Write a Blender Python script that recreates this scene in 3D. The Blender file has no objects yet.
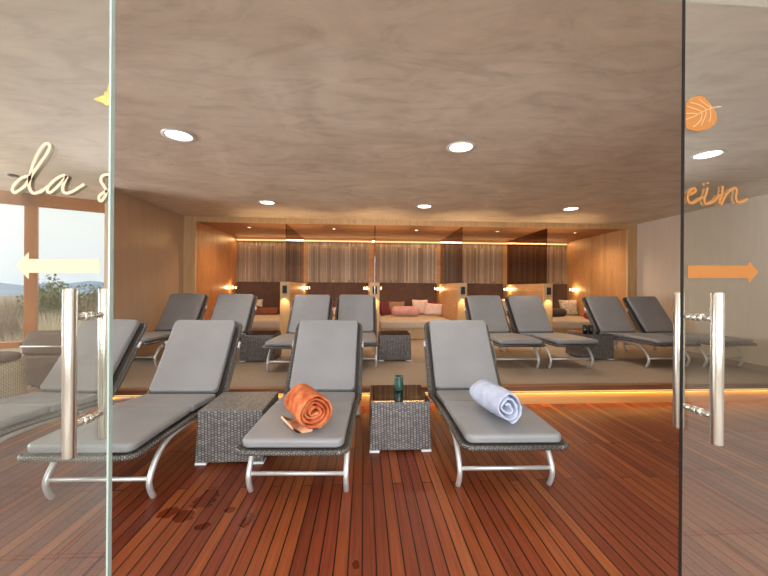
import bpy, bmesh, math, random
from mathutils import Vector, Matrix
PI = math.pi
random.seed(7)
S = bpy.context.scene
C = S.collection

# ------------------------------------------------------------------ mesh helpers
class MB:
    """collects shapes into one mesh"""
    def __init__(s):
        s.v = []; s.f = []; s.sm = []; s.mi = []
        s.m = 0
    def add(s, vs, fs, smooth=False):
        o = len(s.v); s.v += [tuple(p) for p in vs]
        for f in fs:
            s.f.append([i + o for i in f]); s.sm.append(smooth); s.mi.append(s.m)
        return s
    def box(s, a, b, rot=None, piv=None):
        x0, y0, z0 = a; x1, y1, z1 = b
        vs = [Vector(p) for p in ((x0,y0,z0),(x1,y0,z0),(x1,y1,z0),(x0,y1,z0),(x0,y0,z1),(x1,y0,z1),(x1,y1,z1),(x0,y1,z1))]
        if rot:
            piv = Vector(piv or ((x0+x1)/2, (y0+y1)/2, (z0+z1)/2))
            vs = [rot @ (p - piv) + piv for p in vs]
        return s.add(vs, [(3,2,1,0),(4,5,6,7),(0,1,5,4),(1,2,6,5),(2,3,7,6),(3,0,4,7)])
    def rings(s, rings, closed_ends=True, smooth=True, loop=False):
        n = len(rings[0]); vs = [p for r in rings for p in r]; fs = []
        m = len(rings)
        for i in range(m if loop else m - 1):
            a = i * n; b = ((i + 1) % m) * n
            for k in range(n):
                k2 = (k + 1) % n
                fs.append((a + k, a + k2, b + k2, b + k))
        s.add(vs, fs, smooth)
        if closed_ends and not loop:
            s.add(rings[0], [tuple(reversed(range(n)))], smooth); s.add(rings[-1], [tuple(range(n))], smooth)
        return s
    def tube(s, pts, r, n=10, rf=None):
        pts = [Vector(p) for p in pts]; rings = []
        t0 = (pts[1] - pts[0]).normalized()
        up = Vector((0,0,1)) if abs(t0.z) < .9 else Vector((1,0,0))
        u = t0.cross(up).normalized()
        for i, p in enumerate(pts):
            t = (pts[min(i+1, len(pts)-1)] - pts[max(i-1, 0)]).normalized()
            u = (u - t * u.dot(t)).normalized(); w = t.cross(u)
            rr = rf(i / (len(pts)-1)) if rf else r
            rings.append([p + (u * math.cos(2*PI*k/n) + w * math.sin(2*PI*k/n)) * rr for k in range(n)])
        return s.rings(rings)
    def lathe(s, prof, c=(0,0,0), n=32, smooth=True, caps=True):
        c = Vector(c)
        return s.rings([[c + Vector((r*math.cos(2*PI*k/n), r*math.sin(2*PI*k/n), z)) for k in range(n)] for r, z in prof], caps, smooth)
    def build(s, name, mat, parent=None, bevel=0, seg=2, sub=0, loc=None, rotz=0):
        me = bpy.data.meshes.new(name); me.from_pydata(s.v, [], s.f)
        for p, sm, mi in zip(me.polygons, s.sm, s.mi): p.use_smooth = sm or sub > 0; p.material_index = mi
        for mt in (mat if isinstance(mat, (list, tuple)) else [mat]): me.materials.append(mt)
        bm = bmesh.new(); bm.from_mesh(me); bmesh.ops.remove_doubles(bm, verts=bm.verts, dist=1e-6)
        bmesh.ops.recalc_face_normals(bm, faces=bm.faces); bm.to_mesh(me); bm.free()
        o = bpy.data.objects.new(name, me); C.objects.link(o)
        if bevel:
            m = o.modifiers.new('b', 'BEVEL'); m.width = bevel; m.segments = seg; m.limit_method = 'ANGLE'; m.harden_normals = False
        if sub:
            m = o.modifiers.new('s', 'SUBSURF'); m.levels = m.render_levels = sub
        if parent: o.parent = parent
        if loc: o.location = loc
        if rotz: o.rotation_euler.z = rotz
        return o

def smooth_path(pts, k=6):
    """Catmull-Rom through the points"""
    P = [Vector(p) for p in pts]; out = []
    for i in range(len(P) - 1):
        a = P[max(i-1, 0)]; b = P[i]; c = P[i+1]; d = P[min(i+2, len(P)-1)]
        for j in range(k):
            t = j / k
            out.append(.5 * ((2*b) + (c-a)*t + (2*a-5*b+4*c-d)*t*t + (3*b-a-3*c+d)*t*t*t))
    return out + [P[-1]]

def tag(o, label=None, cat=None, group=None, kind=None):
    if label: o['label'] = label
    if cat: o['category'] = cat
    if group: o['group'] = group
    if kind: o['kind'] = kind
    return o
def empty(name, loc=(0,0,0), rotz=0):
    o = bpy.data.objects.new(name, None); C.objects.link(o); o.location = loc; o.rotation_euler.z = rotz
    o.empty_display_size = .1
    return o
def copy_tree(o, parent=None):
    c = o.copy(); C.objects.link(c); c.parent = parent
    for ch in [x for x in KIDS[o.name]]:
        d = copy_tree(ch, c)
    KIDS.setdefault(c.name, [])
    return c
KIDS = {}
def index_tree(o):
    KIDS[o.name] = [x for x in bpy.data.objects if x.parent == o]
    for x in KIDS[o.name]: index_tree(x)

# ------------------------------------------------------------------ materials
def mat(name, col=(.5,.5,.5), rough=.5, metal=0, spec=.5):
    m = bpy.data.materials.new(name); m.use_nodes = True
    b = m.node_tree.nodes['Principled BSDF']
    b.inputs['Base Color'].default_value = (*col, 1); b.inputs['Roughness'].default_value = rough
    b.inputs['Metallic'].default_value = metal; b.inputs['Specular IOR Level'].default_value = spec
    return m
class NT:
    def __init__(s, m): s.m = m; s.n = m.node_tree.nodes; s.l = m.node_tree.links; s.b = s.n['Principled BSDF']
    def new(s, t, **k):
        n = s.n.new(t)
        for a, v in k.items():
            if a in n.inputs: n.inputs[a].default_value = v
            else: setattr(n, a, v)
        return n
    def link(s, a, b): s.l.new(a, b)
    def coord(s, scale=(1,1,1), rot=(0,0,0), kind='Object'):
        t = s.new('ShaderNodeTexCoord'); mp = s.new('ShaderNodeMapping')
        mp.inputs['Scale'].default_value = scale; mp.inputs['Rotation'].default_value = rot
        s.link(t.outputs[kind], mp.inputs[0]); return mp.outputs[0]
    def noise(s, vec, scale, detail=4, rough=.55, dist=0):
        n = s.new('ShaderNodeTexNoise'); n.inputs['Scale'].default_value = scale; n.inputs['Detail'].default_value = detail
        n.inputs['Roughness'].default_value = rough; n.inputs['Distortion'].default_value = dist
        s.link(vec, n.inputs['Vector']); return n.outputs['Fac']
    def ramp(s, fac, stops):
        r = s.new('ShaderNodeValToRGB'); e = r.color_ramp.elements
        while len(e) < len(stops): e.new(.5)
        for el, (p, c) in zip(e, stops): el.position = p; el.color = (*c, 1)
        s.link(fac, r.inputs[0]); return r.outputs[0]
    def mix(s, fac, a, b, mode='MIX'):
        n = s.new('ShaderNodeMix'); n.data_type = 'RGBA'; n.blend_type = mode
        for v, i in ((fac, 0), (a, 6), (b, 7)):
            if hasattr(v, 'is_linked') or hasattr(v, 'links'): s.link(v, n.inputs[i])
            else: n.inputs[i].default_value = v if i == 0 else (*v, 1)
        return n.outputs[2]
    def bump(s, h, strength=.3, dist=.01):
        n = s.new('ShaderNodeBump'); n.inputs['Strength'].default_value = strength; n.inputs['Distance'].default_value = dist
        s.link(h, n.inputs['Height']); s.link(n.outputs[0], s.b.inputs['Normal'])
    def col(s, c): s.link(c, s.b.inputs['Base Color'])

def noisy(name, c1, c2, scale=20, rough=.7, bump=.1, bscale=None, stretch=(1,1,1), metal=0, detail=5, spec=.5):
    m = mat(name, c1, rough, metal, spec); t = NT(m); v = t.coord(stretch)
    f = t.noise(v, scale, detail); t.col(t.ramp(f, [(.3, c1), (.7, c2)]))
    if bump: t.bump(t.noise(v, bscale or scale*3, 4), bump, .004)
    return m

def boards(name, palette, w, length, axis, mortar=(.01,.006,.004), gap=.003, rough=.4, grain=1.0, bump=.4, spec=.5, gmix=.35):
    """planks running along an axis; w plank width"""
    m = mat(name, palette[0], rough, 0, spec); t = NT(m)
    tc = t.new('ShaderNodeTexCoord'); sx = t.new('ShaderNodeSeparateXYZ'); t.link(tc.outputs['Object'], sx.inputs[0])
    cb = t.new('ShaderNodeCombineXYZ')
    def chan(a):
        if a == 'xy':
            n = t.new('ShaderNodeMath', operation='ADD'); t.link(sx.outputs['X'], n.inputs[0]); t.link(sx.outputs['Y'], n.inputs[1]); return n.outputs[0]
        return sx.outputs[a.upper()]
    along, across = axis
    t.link(chan(along), cb.inputs[0]); t.link(chan(across), cb.inputs[1])
    br = t.new('ShaderNodeTexBrick'); t.link(cb.outputs[0], br.inputs['Vector'])
    br.offset = .37; br.offset_frequency = 3; br.squash = 1
    br.inputs['Scale'].default_value = 1; br.inputs['Brick Width'].default_value = length; br.inputs['Row Height'].default_value = w
    br.inputs['Mortar Size'].default_value = gap; br.inputs['Mortar Smooth'].default_value = .1; br.inputs['Bias'].default_value = 0
    br.inputs['Color1'].default_value = (0,0,0,1); br.inputs['Color2'].default_value = (1,1,1,1); br.inputs['Mortar'].default_value = (.5,.5,.5,1)
    n = len(palette); base = t.ramp(br.outputs['Color'], [(i/(n-1), c) for i, c in enumerate(palette)])
    mp = t.new('ShaderNodeMapping'); mp.inputs['Scale'].default_value = (1.5, 40, 1); t.link(cb.outputs[0], mp.inputs[0])
    gr = t.noise(mp.outputs[0], 1.6*grain, 6, .6, .08)
    g2 = t.ramp(gr, [(.3, (.55,.5,.48)), (.7, (1.25,1.2,1.15))])
    c = t.mix(gmix*2, base, g2, 'MULTIPLY')
    fin = t.mix(br.outputs['Fac'], c, mortar)
    t.col(fin)
    inv = t.new('ShaderNodeMath', operation='SUBTRACT'); inv.inputs[0].default_value = 1; t.link(br.outputs['Fac'], inv.inputs[1])
    t.bump(inv.outputs[0], bump, .003)
    return m, t

def wicker(name, c1, c2, dark, top=False, bw=.017, bh=.0225):
    m = mat(name, c1, .42); t = NT(m)
    tc = t.new('ShaderNodeTexCoord'); sx = t.new('ShaderNodeSeparateXYZ'); t.link(tc.outputs['Object'], sx.inputs[0])
    cb = t.new('ShaderNodeCombineXYZ')
    if top:
        t.link(sx.outputs['Y'], cb.inputs[0]); t.link(sx.outputs['X'], cb.inputs[1])
    else:
        n = t.new('ShaderNodeMath', operation='ADD'); t.link(sx.outputs['X'], n.inputs[0]); t.link(sx.outputs['Y'], n.inputs[1])
        t.link(sx.outputs['Z'], cb.inputs[0]); t.link(n.outputs[0], cb.inputs[1])
    br = t.new('ShaderNodeTexBrick'); t.link(cb.outputs[0], br.inputs['Vector']); br.offset = .5
    br.inputs['Scale'].default_value = 1; br.inputs['Brick Width'].default_value = bw; br.inputs['Row Height'].default_value = bh
    br.inputs['Mortar Size'].default_value = .003; br.inputs['Mortar Smooth'].default_value = .6
    br.inputs['Color1'].default_value = (*c1,1); br.inputs['Color2'].default_value = (*c2,1); br.inputs['Mortar'].default_value = (*dark,1)
    t.col(br.outputs['Color'])
    inv = t.new('ShaderNodeMath', operation='SUBTRACT'); inv.inputs[0].default_value = 1; t.link(br.outputs['Fac'], inv.inputs[1])
    t.bump(inv.outputs[0], .7, .002)
    return m

def emit(name, col, st):
    m = bpy.data.materials.new(name); m.use_nodes = True; n = m.node_tree.nodes; n.clear()
    e = n.new('ShaderNodeEmission'); o = n.new('ShaderNodeOutputMaterial'); e.inputs[0].default_value = (*col,1); e.inputs[1].default_value = st
    m.node_tree.links.new(e.outputs[0], o.inputs[0]); return m
def glass(name, tint, refl, rough=0, ior=1.5):
    m = bpy.data.materials.new(name); m.use_nodes = True; n = m.node_tree.nodes; n.clear(); l = m.node_tree.links
    o = n.new('ShaderNodeOutputMaterial'); t = n.new('ShaderNodeBsdfTransparent'); g = n.new('ShaderNodeBsdfGlossy'); mx = n.new('ShaderNodeMixShader')
    fr = n.new('ShaderNodeLayerWeight'); pw_ = n.new('ShaderNodeMath'); pw_.operation = 'POWER'; pw_.inputs[1].default_value = 5
    l.new(fr.outputs['Facing'], pw_.inputs[0])          # Schlick reflectance of clear glass
    ad = n.new('ShaderNodeMath'); ad.operation = 'MULTIPLY_ADD'; ad.inputs[1].default_value = 1-refl; ad.inputs[2].default_value = refl; ad.use_clamp = True
    l.new(pw_.outputs[0], ad.inputs[0]); l.new(ad.outputs[0], mx.inputs[0])
    t.inputs[0].default_value = (*tint,1); g.inputs['Roughness'].default_value = rough; g.inputs[0].default_value = (1,1,1,1)
    l.new(t.outputs[0], mx.inputs[1]); l.new(g.outputs[0], mx.inputs[2]); l.new(mx.outputs[0], o.inputs[0]); return m

M = {}
M['deck'], _t = boards('deck', [(.125,.025,.011),(.19,.045,.016),(.25,.066,.02),(.16,.033,.014),(.33,.105,.032)], .0635, 1.35, ('y','x'), (.012,.005,.003), .0036, .3, 1, .5, .24)
# damp patches left on the deck in front of the loungers: darker and glossier, ragged outline
_v = _t.coord((1,1,1)); _w = _t.noise(_v, 14, 3); _acc = None
for _x, _y, _sx, _sy in ((-1.07,1.97,.07,.05),(-.98,1.945,.07,.05),(-.92,2.09,.07,.10),(-.83,1.85,.04,.03),(-.62,1.88,.03,.06),(-.03,1.56,.02,.03),(-.74,1.98,.03,.03)):
    _mp = _t.new('ShaderNodeMapping'); _mp.inputs['Location'].default_value = (-_x/_sx, -_y/_sy, 0); _mp.inputs['Scale'].default_value = (1/_sx, 1/_sy, 0)
    _t.link(_v, _mp.inputs[0]); _l = _t.new('ShaderNodeVectorMath', operation='LENGTH'); _t.link(_mp.outputs[0], _l.inputs[0])
    if _acc is None: _acc = _l.outputs['Value']
    else:
        _m = _t.new('ShaderNodeMath', operation='MINIMUM'); _t.link(_acc, _m.inputs[0]); _t.link(_l.outputs['Value'], _m.inputs[1]); _acc = _m.outputs[0]
_a = _t.new('ShaderNodeMath', operation='MULTIPLY_ADD'); _t.link(_w, _a.inputs[0]); _a.inputs[1].default_value = 1.6; _t.link(_acc, _a.inputs[2])
_mk = _t.ramp(_a.outputs[0], [(.0,(1,1,1)),(.5,(1,1,1)),(.56,(0,0,0))])
_m2 = _t.new('ShaderNodeMath', operation='MULTIPLY'); _m2.inputs[1].default_value = .31; _t.link(_a.outputs[0], _m2.inputs[0])
_t.link(_m2.outputs[0], _mk.node.inputs[0])
_src = _t.b.inputs['Base Color'].links[0].from_socket
_t.col(_t.mix(_mk, _src, _t.mix(1.0, _src, (.6,.45,.45), 'MULTIPLY')))
_t.link(_t.mix(_mk, (.38,.38,.38), (.15,.15,.15)), _t.b.inputs['Roughness'])

def ceiling_mat():
    m = mat('plaster_ceiling', (.3,.25,.2), .5, 0, .35); t = NT(m)
    v = t.coord((1,1,1)); w = t.coord((.55,1.5,1), (0,0,.5))
    a = t.noise(v, .9, 6, .6, 1.2); b = t.noise(w, 3.2, 8, .68, 1.6)
    c = t.ramp(a, [(.3,(.57,.485,.39)),(.7,(.77,.685,.575))])
    d = t.ramp(b, [(.3,(.8,.77,.74)),(.5,(1,1,1)),(.72,(1.12,1.1,1.08))])
    t.col(t.mix(1.0, c, d, 'MULTIPLY')); t.bump(b, .12, .01); return m
M['ceiling'] = ceiling_mat()
def wallpanel(name, a, b, c):
    m = mat(name, a, .55); t = NT(m)
    v = t.coord((5,5,.5)); f = t.noise(v, 2.5, 6, .6, .8); g = t.noise(t.coord((1,1,1)), .8, 4)
    t.col(t.mix(.5, t.ramp(f, [(.3,a),(.7,b)]), t.ramp(g, [(.35,a),(.65,c)]))); t.bump(f, .05, .004); return m
M['panel_brown'] = wallpanel('panel_brown', (.44,.3,.19), (.54,.39,.265), (.5,.35,.235)); M['panel_brown'].node_tree.nodes['Principled BSDF'].inputs['Roughness'].default_value = .3
M['panel_pale'] = wallpanel('panel_pale', (.58,.5,.41), (.68,.6,.5), (.64,.55,.46))
M['white_wall'] = noisy('white_wall', (.62,.57,.5), (.7,.65,.58), 3, .8, .05)
M['hall_tile'], _t = boards('hall_tile', [(.4,.37,.34),(.46,.43,.39),(.43,.4,.37)], .6, .6, ('x','y'), (.12,.11,.1), .006, .3, .4, .3, .5, .12)
M['carpet'] = noisy('carpet', (.22,.165,.12), (.5,.4,.31), 70, .95, .6, 300, spec=.1)
M['wood'], _ = boards('honey_wood', [(.5,.27,.11),(.58,.33,.15),(.54,.3,.13),(.62,.37,.17)], .11, 2.6, ('z','xy'), (.3,.16,.07), .0015, .45, 1.2, .3)
M['wood_h'], _ = boards('honey_wood_lying', [(.5,.28,.12),(.57,.33,.15)], .5, 3.1, ('x','z'), (.3,.16,.07), .001, .45, 1, .1)
M['wood_side'], _ = boards('honey_wood_side', [(.5,.28,.12),(.57,.33,.15)], .5, 3.1, ('y','z'), (.3,.16,.07), .001, .45, 1, .1)
M['light_wood'] = noisy('light_wood', (.54,.34,.16), (.66,.45,.24), 3, .5, .05, 12, (6,6,.5))
M['red_wood'], _ = boards('red_wood', [(.46,.2,.075),(.54,.25,.095),(.5,.225,.085)], .16, 2.6, ('z','xy'), (.2,.08,.03), .0012, .4, 1, .2)
M['soffit'] = noisy('soffit', (.4,.19,.09), (.47,.235,.115), 3, .65, .04, 12, (.5,6,6))
M['slats'], _ = boards('strip_wood', [(.2,.15,.12),(.40,.33,.26),(.27,.21,.17),(.52,.44,.36),(.23,.17,.13),(.44,.37,.28)], .045, 2.3, ('z','x'), (.08,.05,.035), .0022, .55, 1.4, .6)
M['nosing'] = noisy('nosing', (.2,.085,.035), (.28,.125,.055), 3, .4, .05, 12, (.6,6,6))
M['riser'] = noisy('riser', (.5,.29,.12), (.6,.37,.17), 2.5, .45, .03, 12, (.5,6,6))
M['window_wood'] = noisy('window_wood', (.3,.115,.035), (.4,.17,.06), 3, .4, .05, 12, (4,4,.8))
M['door_glass'] = glass('door_glass', (.95,.975,.96), .09)
M['glass_edge'] = mat('glass_edge', (.3,.38,.35), .15, 0, .8)
M['edge_seal'] = mat('edge_seal', (.62,.62,.6), .3, 0, .5)
M['pane'] = glass('pane', (.98,.985,.985), .03)
M['smoked'] = glass('smoked', (.5,.36,.28), .04)
M['table_glass'] = glass('table_glass', (.42,.38,.35), .08)
M['steel'] = mat('brushed_steel', (.62,.58,.52), .26, 1)
_t = NT(M['steel']); _t.bump(_t.noise(_t.coord((1,1,60)), 30, 3), .05, .001)
M['chair_metal'] = noisy('chair_metal', (.62,.62,.62), (.7,.7,.7), 40, .42, 0, metal=.6)
M['cushion'] = noisy('cushion_vinyl', (.225,.225,.234), (.255,.255,.265), 4, .42, .12, 500, spec=.4)
M['wicker'] = wicker('wicker', (.27,.25,.245), (.14,.13,.125), (.012,.01,.01))
M['wicker_top'] = wicker('wicker_top', (.27,.25,.24), (.17,.155,.15), (.02,.018,.016), True, .04, .018)
M['wicker_rim'] = wicker('wicker_rim', (.2,.18,.165), (.11,.1,.09), (.02,.017,.014), False, .016, .014)
M['wicker_under'] = wicker('wicker_under', (.09,.08,.07), (.06,.052,.045), (.012,.01,.01), True, .014, .009)
M['foot'] = mat('foot_cap', (.75,.75,.75), .4)
M['dark_metal'] = mat('dark_metal', (.035,.032,.03), .35, .6)
M['towel_blue'] = noisy('towel_blue', (.42,.46,.6), (.54,.59,.72), 12, .95, .9, 260, spec=.1)
M['towel_orange'] = noisy('towel_orange', (.36,.05,.014), (.68,.24,.1), 14, .95, .9, 220, spec=.1, detail=3)
M['towel_hem'] = noisy('towel_hem', (.72,.4,.24), (.8,.5,.32), 20, .95, .5, 220, spec=.1)
M['green_glass'] = noisy('green_glass', (.015,.05,.04), (.05,.13,.1), 26, .12, .5, 40, spec=.8)
M['black_glass'] = mat('black_glass', (.012,.014,.015), .1, 0, .8)
M['wax'] = mat('wax', (.6,.55,.45), .6)
M['headboard'] = noisy('headboard', (.075,.04,.03), (.105,.058,.042), 10, .8, .2, 200)
M['mattress'] = noisy('mattress', (.46,.36,.27), (.54,.43,.33), 6, .8, .15, 60)
M['pink'] = noisy('pink_fabric', (.55,.27,.26), (.66,.38,.36), 8, .85, .2, 90)
M['palepink'] = noisy('pale_fabric', (.62,.47,.42), (.72,.57,.52), 10, .85, .2, 90)
M['rosewhite'] = noisy('rosewhite', (.62,.42,.38), (.8,.66,.6), 22, .85, .2, 90)
M['maroon'] = noisy('maroon', (.12,.02,.03), (.18,.035,.045), 10, .85, .2, 90)
M['rust'] = noisy('rust', (.2,.065,.035), (.26,.09,.05), 10, .85, .2, 90)
M['tan'] = noisy('tan', (.26,.16,.1), (.34,.22,.14), 14, .85, .2, 90)
M['darkgrey'] = noisy('darkgrey', (.05,.04,.035), (.08,.065,.06), 14, .8, .2, 90)
M['red'] = noisy('red_fabric', (.38,.03,.015), (.48,.05,.03), 10, .8, .2, 90)
M['leafwhite'] = noisy('leafwhite', (.42,.36,.28), (.78,.7,.58), 26, .85, .1, 60, detail=1)
M['rattan_white'] = wicker('rattan_white', (.62,.58,.46), (.7,.66,.54), (.25,.22,.16), False, .03, .02)
M['brown_uph'] = noisy('brown_uph', (.12,.078,.055), (.155,.1,.072), 12, .75, .2, 160)
M['cream_vinyl'] = mat('cream_vinyl', (.52,.39,.27), .7, 0, .2)
M['brown_vinyl'] = mat('brown_vinyl', (.27,.19,.12), .7)
M['orange_vinyl'] = mat('orange_vinyl', (.27,.105,.024), .7, 0, .2)
M['vein'] = mat('vein', (.42,.24,.12), .7, 0, .2)
M['orange_back'] = mat('orange_back', (.42,.19,.06), .7)
M['yellow_vinyl'] = noisy('yellow_vinyl', (.55,.24,.03), (.6,.36,.1), 30, .6, 0)
M['lamp'] = emit('lamp', (1,.93,.82), 9)
M['led'] = emit('led', (1,.62,.26), 1.7)
M['ledstep'] = emit('ledstep', (1,.62,.24), 1.0)
M['sconce'] = emit('sconce', (1,.78,.45), 7)
M['spot'] = emit('spot', (1,.8,.55), 8)
M['trim_white'] = mat('trim_white', (.75,.73,.7), .4)
M['ground'] = noisy('dry_ground', (.36,.28,.2), (.5,.42,.33), 1.2, .95, .3)
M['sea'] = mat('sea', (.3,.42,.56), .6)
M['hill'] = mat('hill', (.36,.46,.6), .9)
M['straw'] = noisy('straw', (.55,.42,.27), (.85,.74,.56), 9, .9, 0)
M['twig'] = noisy('twig', (.3,.22,.15), (.5,.38,.28), 9, .9, 0)
M['green'] = noisy('greenery', (.09,.12,.035), (.24,.25,.09), 5, .8, 0)

# ------------------------------------------------------------------ camera
th = math.radians(3.3)
cam = bpy.data.cameras.new('camera'); co = bpy.data.objects.new('camera', cam); C.objects.link(co)
cam.sensor_width = 36; cam.lens = 36 * 345 / 768; cam.clip_start = .05; cam.clip_end = 5000
H = 1.25
co.matrix_world = Matrix.Translation((0,0,H)) @ Matrix.Rotation(-th, 4, 'Z') @ Matrix.Rotation(PI/2, 4, 'X') @ Matrix.Rotation(.0068, 4, 'Z')
S.camera = co

def on_plane(px, py, Y):
    """photo pixel -> (x, z) on the wall plane y = Y"""
    u = px - 384; v = py - 288; a = (u + .0068*v)/345; b = (v - .0068*u)/345
    zc = Y / (math.cos(th) - a*math.sin(th)); xc = a*zc
    return xc*math.cos(th) + zc*math.sin(th), H - b*zc

# ------------------------------------------------------------------ room shell
CZ = 2.59; XL = -3.43; XR = 5.58; YN = 6.81; YB = 8.92; PZ = .2; YS = 3.65
W0 = Vector((-3.5, 6.053)); WD = Vector((-1.057, -.57)).normalized(); WL = 4.227
W1 = W0 + WD*WL
def struct(mb, name, m, **k): return tag(mb.build(name, m, **k), kind='structure')
struct(MB().box((-8, 1.17, -.12), (XR+.2, YS+.1, 0)), 'floor', M['deck'])
struct(MB().box((-5, -4.5, -.12), (6.2, 1.17, -.002)), 'floor_hall', M['hall_tile'])
# platform with overhanging nosing and a lit recess
pl = empty('floor_platform', (0,0,0)); tag(pl, kind='structure')
MB().add([(-7.6,YS+.06,0),(XR,YS+.06,0),(XR,YB,0),(-3.49,YB,0),(-3.49,6.03,0),(-7.6,3.82,0),
          (-7.6,YS+.06,PZ),(XR,YS+.06,PZ),(XR,YB,PZ),(-3.49,YB,PZ),(-3.49,6.03,PZ),(-7.6,3.82,PZ)],
         [(0,1,2,3,4,5),(6,7,8,9,10,11)] + [(i,(i+1)%6,6+(i+1)%6,6+i) for i in range(6)]).build('carpet', M['carpet'], pl)
MB().box((-7.6, YS-.03, PZ-.05), (XR, YS+.058, PZ+.004)).build('nosing', M['nosing'], pl, bevel=.006)
MB().box((-7.6, YS, 0), (XR, YS+.025, PZ-.085)).build('riser', M['riser'], pl)
MB().box((-7.6, YS+.03, PZ-.08), (XR, YS+.045, PZ-.06)).build('led_strip', M['ledstep'], pl)
# ceilings
_p = [(-8,1.17),(XR+.3,1.17),(XR+.3,YN),(-3.49,YN),(-3.49,6.07),(W1.x+WD.x*.9,W1.y+WD.y*.9)]
struct(MB().add([(x,y,CZ) for x,y in _p]+[(x,y,CZ+.12) for x,y in _p], [(5,4,3,2,1,0),(6,7,8,9,10,11)]+[(i,(i+1)%6,6+(i+1)%6,6+i) for i in range(6)]), 'ceiling', M['ceiling'])
struct(MB().box((XL-.25, YN, 2.5), (XR+.3, YB+.1, 2.6)), 'ceiling_niche', M['soffit'])
struct(MB().box((-5, -4.5, 3.0), (6.2, 1.17, 3.12)), 'ceiling_hall', M['white_wall'])
# walls
struct(MB().box((XL-.07, 4.86, PZ+.001), (XL, YN, CZ)), 'wall_left', M['panel_brown'])
struct(MB().box((XR, 1.17, 0), (XR+.2, YN, CZ)), 'wall_right', M['panel_pale'])
struct(MB().box((XL-.27, YN, 0), (-3.21, YB, 2.5)), 'wall_niche_left', M['red_wood'])
struct(MB().box((5.38, YN+.001, 0), (XR+.2, YB, 2.5)), 'wall_niche_right', M['wood'])
struct(MB().box((XL-.27, YB, 0), (XR+.2, YB+.15, 2.6)), 'wall_back', M['wood_h'])
struct(MB().box((-8, 1.19, 0), (-1.85, 1.33, CZ)).box((2.2, 1.19, 0), (XR+.2, 1.33, CZ)).box((-1.85, 1.19, 2.42), (2.2, 1.33, CZ)), 'wall_front', M['white_wall'])
struct(MB().box((-8.1, 1.19, 0), (-8, 4.4, CZ)), 'wall_far_left', M['white_wall'])
struct(MB().box((-5.1, -4.5, 0), (-5, 1.19, 3.0)), 'wall_hall_left', M['white_wall'])
struct(MB().box((6.2, -4.5, 0), (6.3, 1.19, 3.0)), 'wall_hall_right', M['white_wall'])
struct(MB().box((-5, -4.6, 0), (6.2, -4.5, 3.0)), 'wall_hall_back', M['white_wall'])
struct(MB().box((-5, 1.17, CZ+.12), (6.2, 1.3, 3.1)), 'trim_3', M['white_wall'])
# beam and corner posts of the sleeping niche
struct(MB().box((XL, YN-.05, 2.49), (XR, YN+.0, CZ)), 'trim_1', M['light_wood'])
struct(MB().box((XL, YN-.05, PZ), (-3.21, YN, 2.49)), 'trim_2', M['light_wood'])
struct(MB().box((5.38, YN-.05, PZ), (XR, YN, 2.49)), 'trim_4', M['light_wood'])
struct(MB().box((-3.21, YB-.05, 2.43), (5.38, YB, 2.455)), 'trim_5', M['led'])

# window wall, drawn in its own frame: x along the wall, y outwards
wa = math.atan2(WD.y, WD.x)
def wobj(mb, name, m, parent=None, **k):
    o = mb.build(name, m, parent, **k)
    if not parent: o.location = (W0.x, W0.y, 0); o.rotation_euler.z = wa
    return o
# in this frame x runs left along the wall, +y points back into the room
w = MB().box((-.02, -.12, 0), (WL+.4, .0, .36)); tag(wobj(w, 'wall_window', M['white_wall']), kind='structure')
mull = [.03, 1.537, 2.797, 4.047]
for i in range(3):
    e = empty('window_%d' % (i+1), (W0.x, W0.y, 0), wa); tag(e, kind='structure')
    a, b = mull[i], mull[i+1]
    f = MB().box((a-.07, -.04, 2.41), (b+.11, .03, CZ)).box((a-.07, -.1, .36), (b+.11, .03, .44)).box((a-.07, -.04, .44), (a+.07, .03, 2.41))
    if i == 2: f.box((b-.07, -.04, .44), (b+.07, .03, 2.41))
    f.build('window_frame', M['window_wood'], e, bevel=.004)
    MB().box((a+.07, -.02, .44), (b-.07, -.008, 2.41)).build('pane', M['pane'], e)
struct(MB().box((W1.x-1.1, W1.y-.7, 0), (W1.x+.02, W1.y-.5, CZ)), 'wall_corner', M['white_wall'])

# ------------------------------------------------------------------ sleeping niche
PX = [-1.54, .21, 1.975, 3.745]
pw = .095
edges = [(-3.21, PX[0]-pw), (PX[0]+pw, PX[1]-pw), (PX[1]+pw, PX[2]-pw), (PX[2]+pw, PX[3]-pw), (PX[3]+pw, 5.38)]
order = ['far left', 'second from left', 'middle', 'second from right', 'far right']
for i, x in enumerate(PX):
    e = empty('partition', (x, YN+.02, PZ)); nm = ['leftmost', 'second from left', 'third from left', 'rightmost'][i]
    tag(e, 'low pale wooden partition with lit post front between the alcoves, %s of four' % nm, 'partition', 'partitions between the sleeping alcoves')
    MB().box((-pw, .02, 0), (pw, 2.02, 1.16)).build('side_panel', M['wood_side'], e)
    MB().box((-pw, 0, 0), (pw, .02, 1.16)).build('post', M['light_wood'], e, bevel=.002)
    d = tag(MB().box((x-.008, YN+.08, PZ+1.165), (x+.008, YB-.08, 2.495)).build('glass_screen', M['smoked']),
        'smoked brown glass screen standing on the %s low partition' % nm, 'screen', 'smoked glass screens above the partitions')
    l = empty('wall_light', (x, YN+.02, 1.21))
    tag(l, 'dark up and down light on the front of the %s partition post' % nm, 'lamp', 'up and down lights on the posts')
    MB().box((-.03, -.012, -.07), (.03, 0, .07)).build('back_plate', M['steel'], l)
    for s in (-1, 1): MB().lathe([(.018,-.075),(.02,-.07),(.02,.07),(.018,.075)], (s*.024, -.034, 0), 14).build('cylinder_shade', M['dark_metal'], l)
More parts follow.
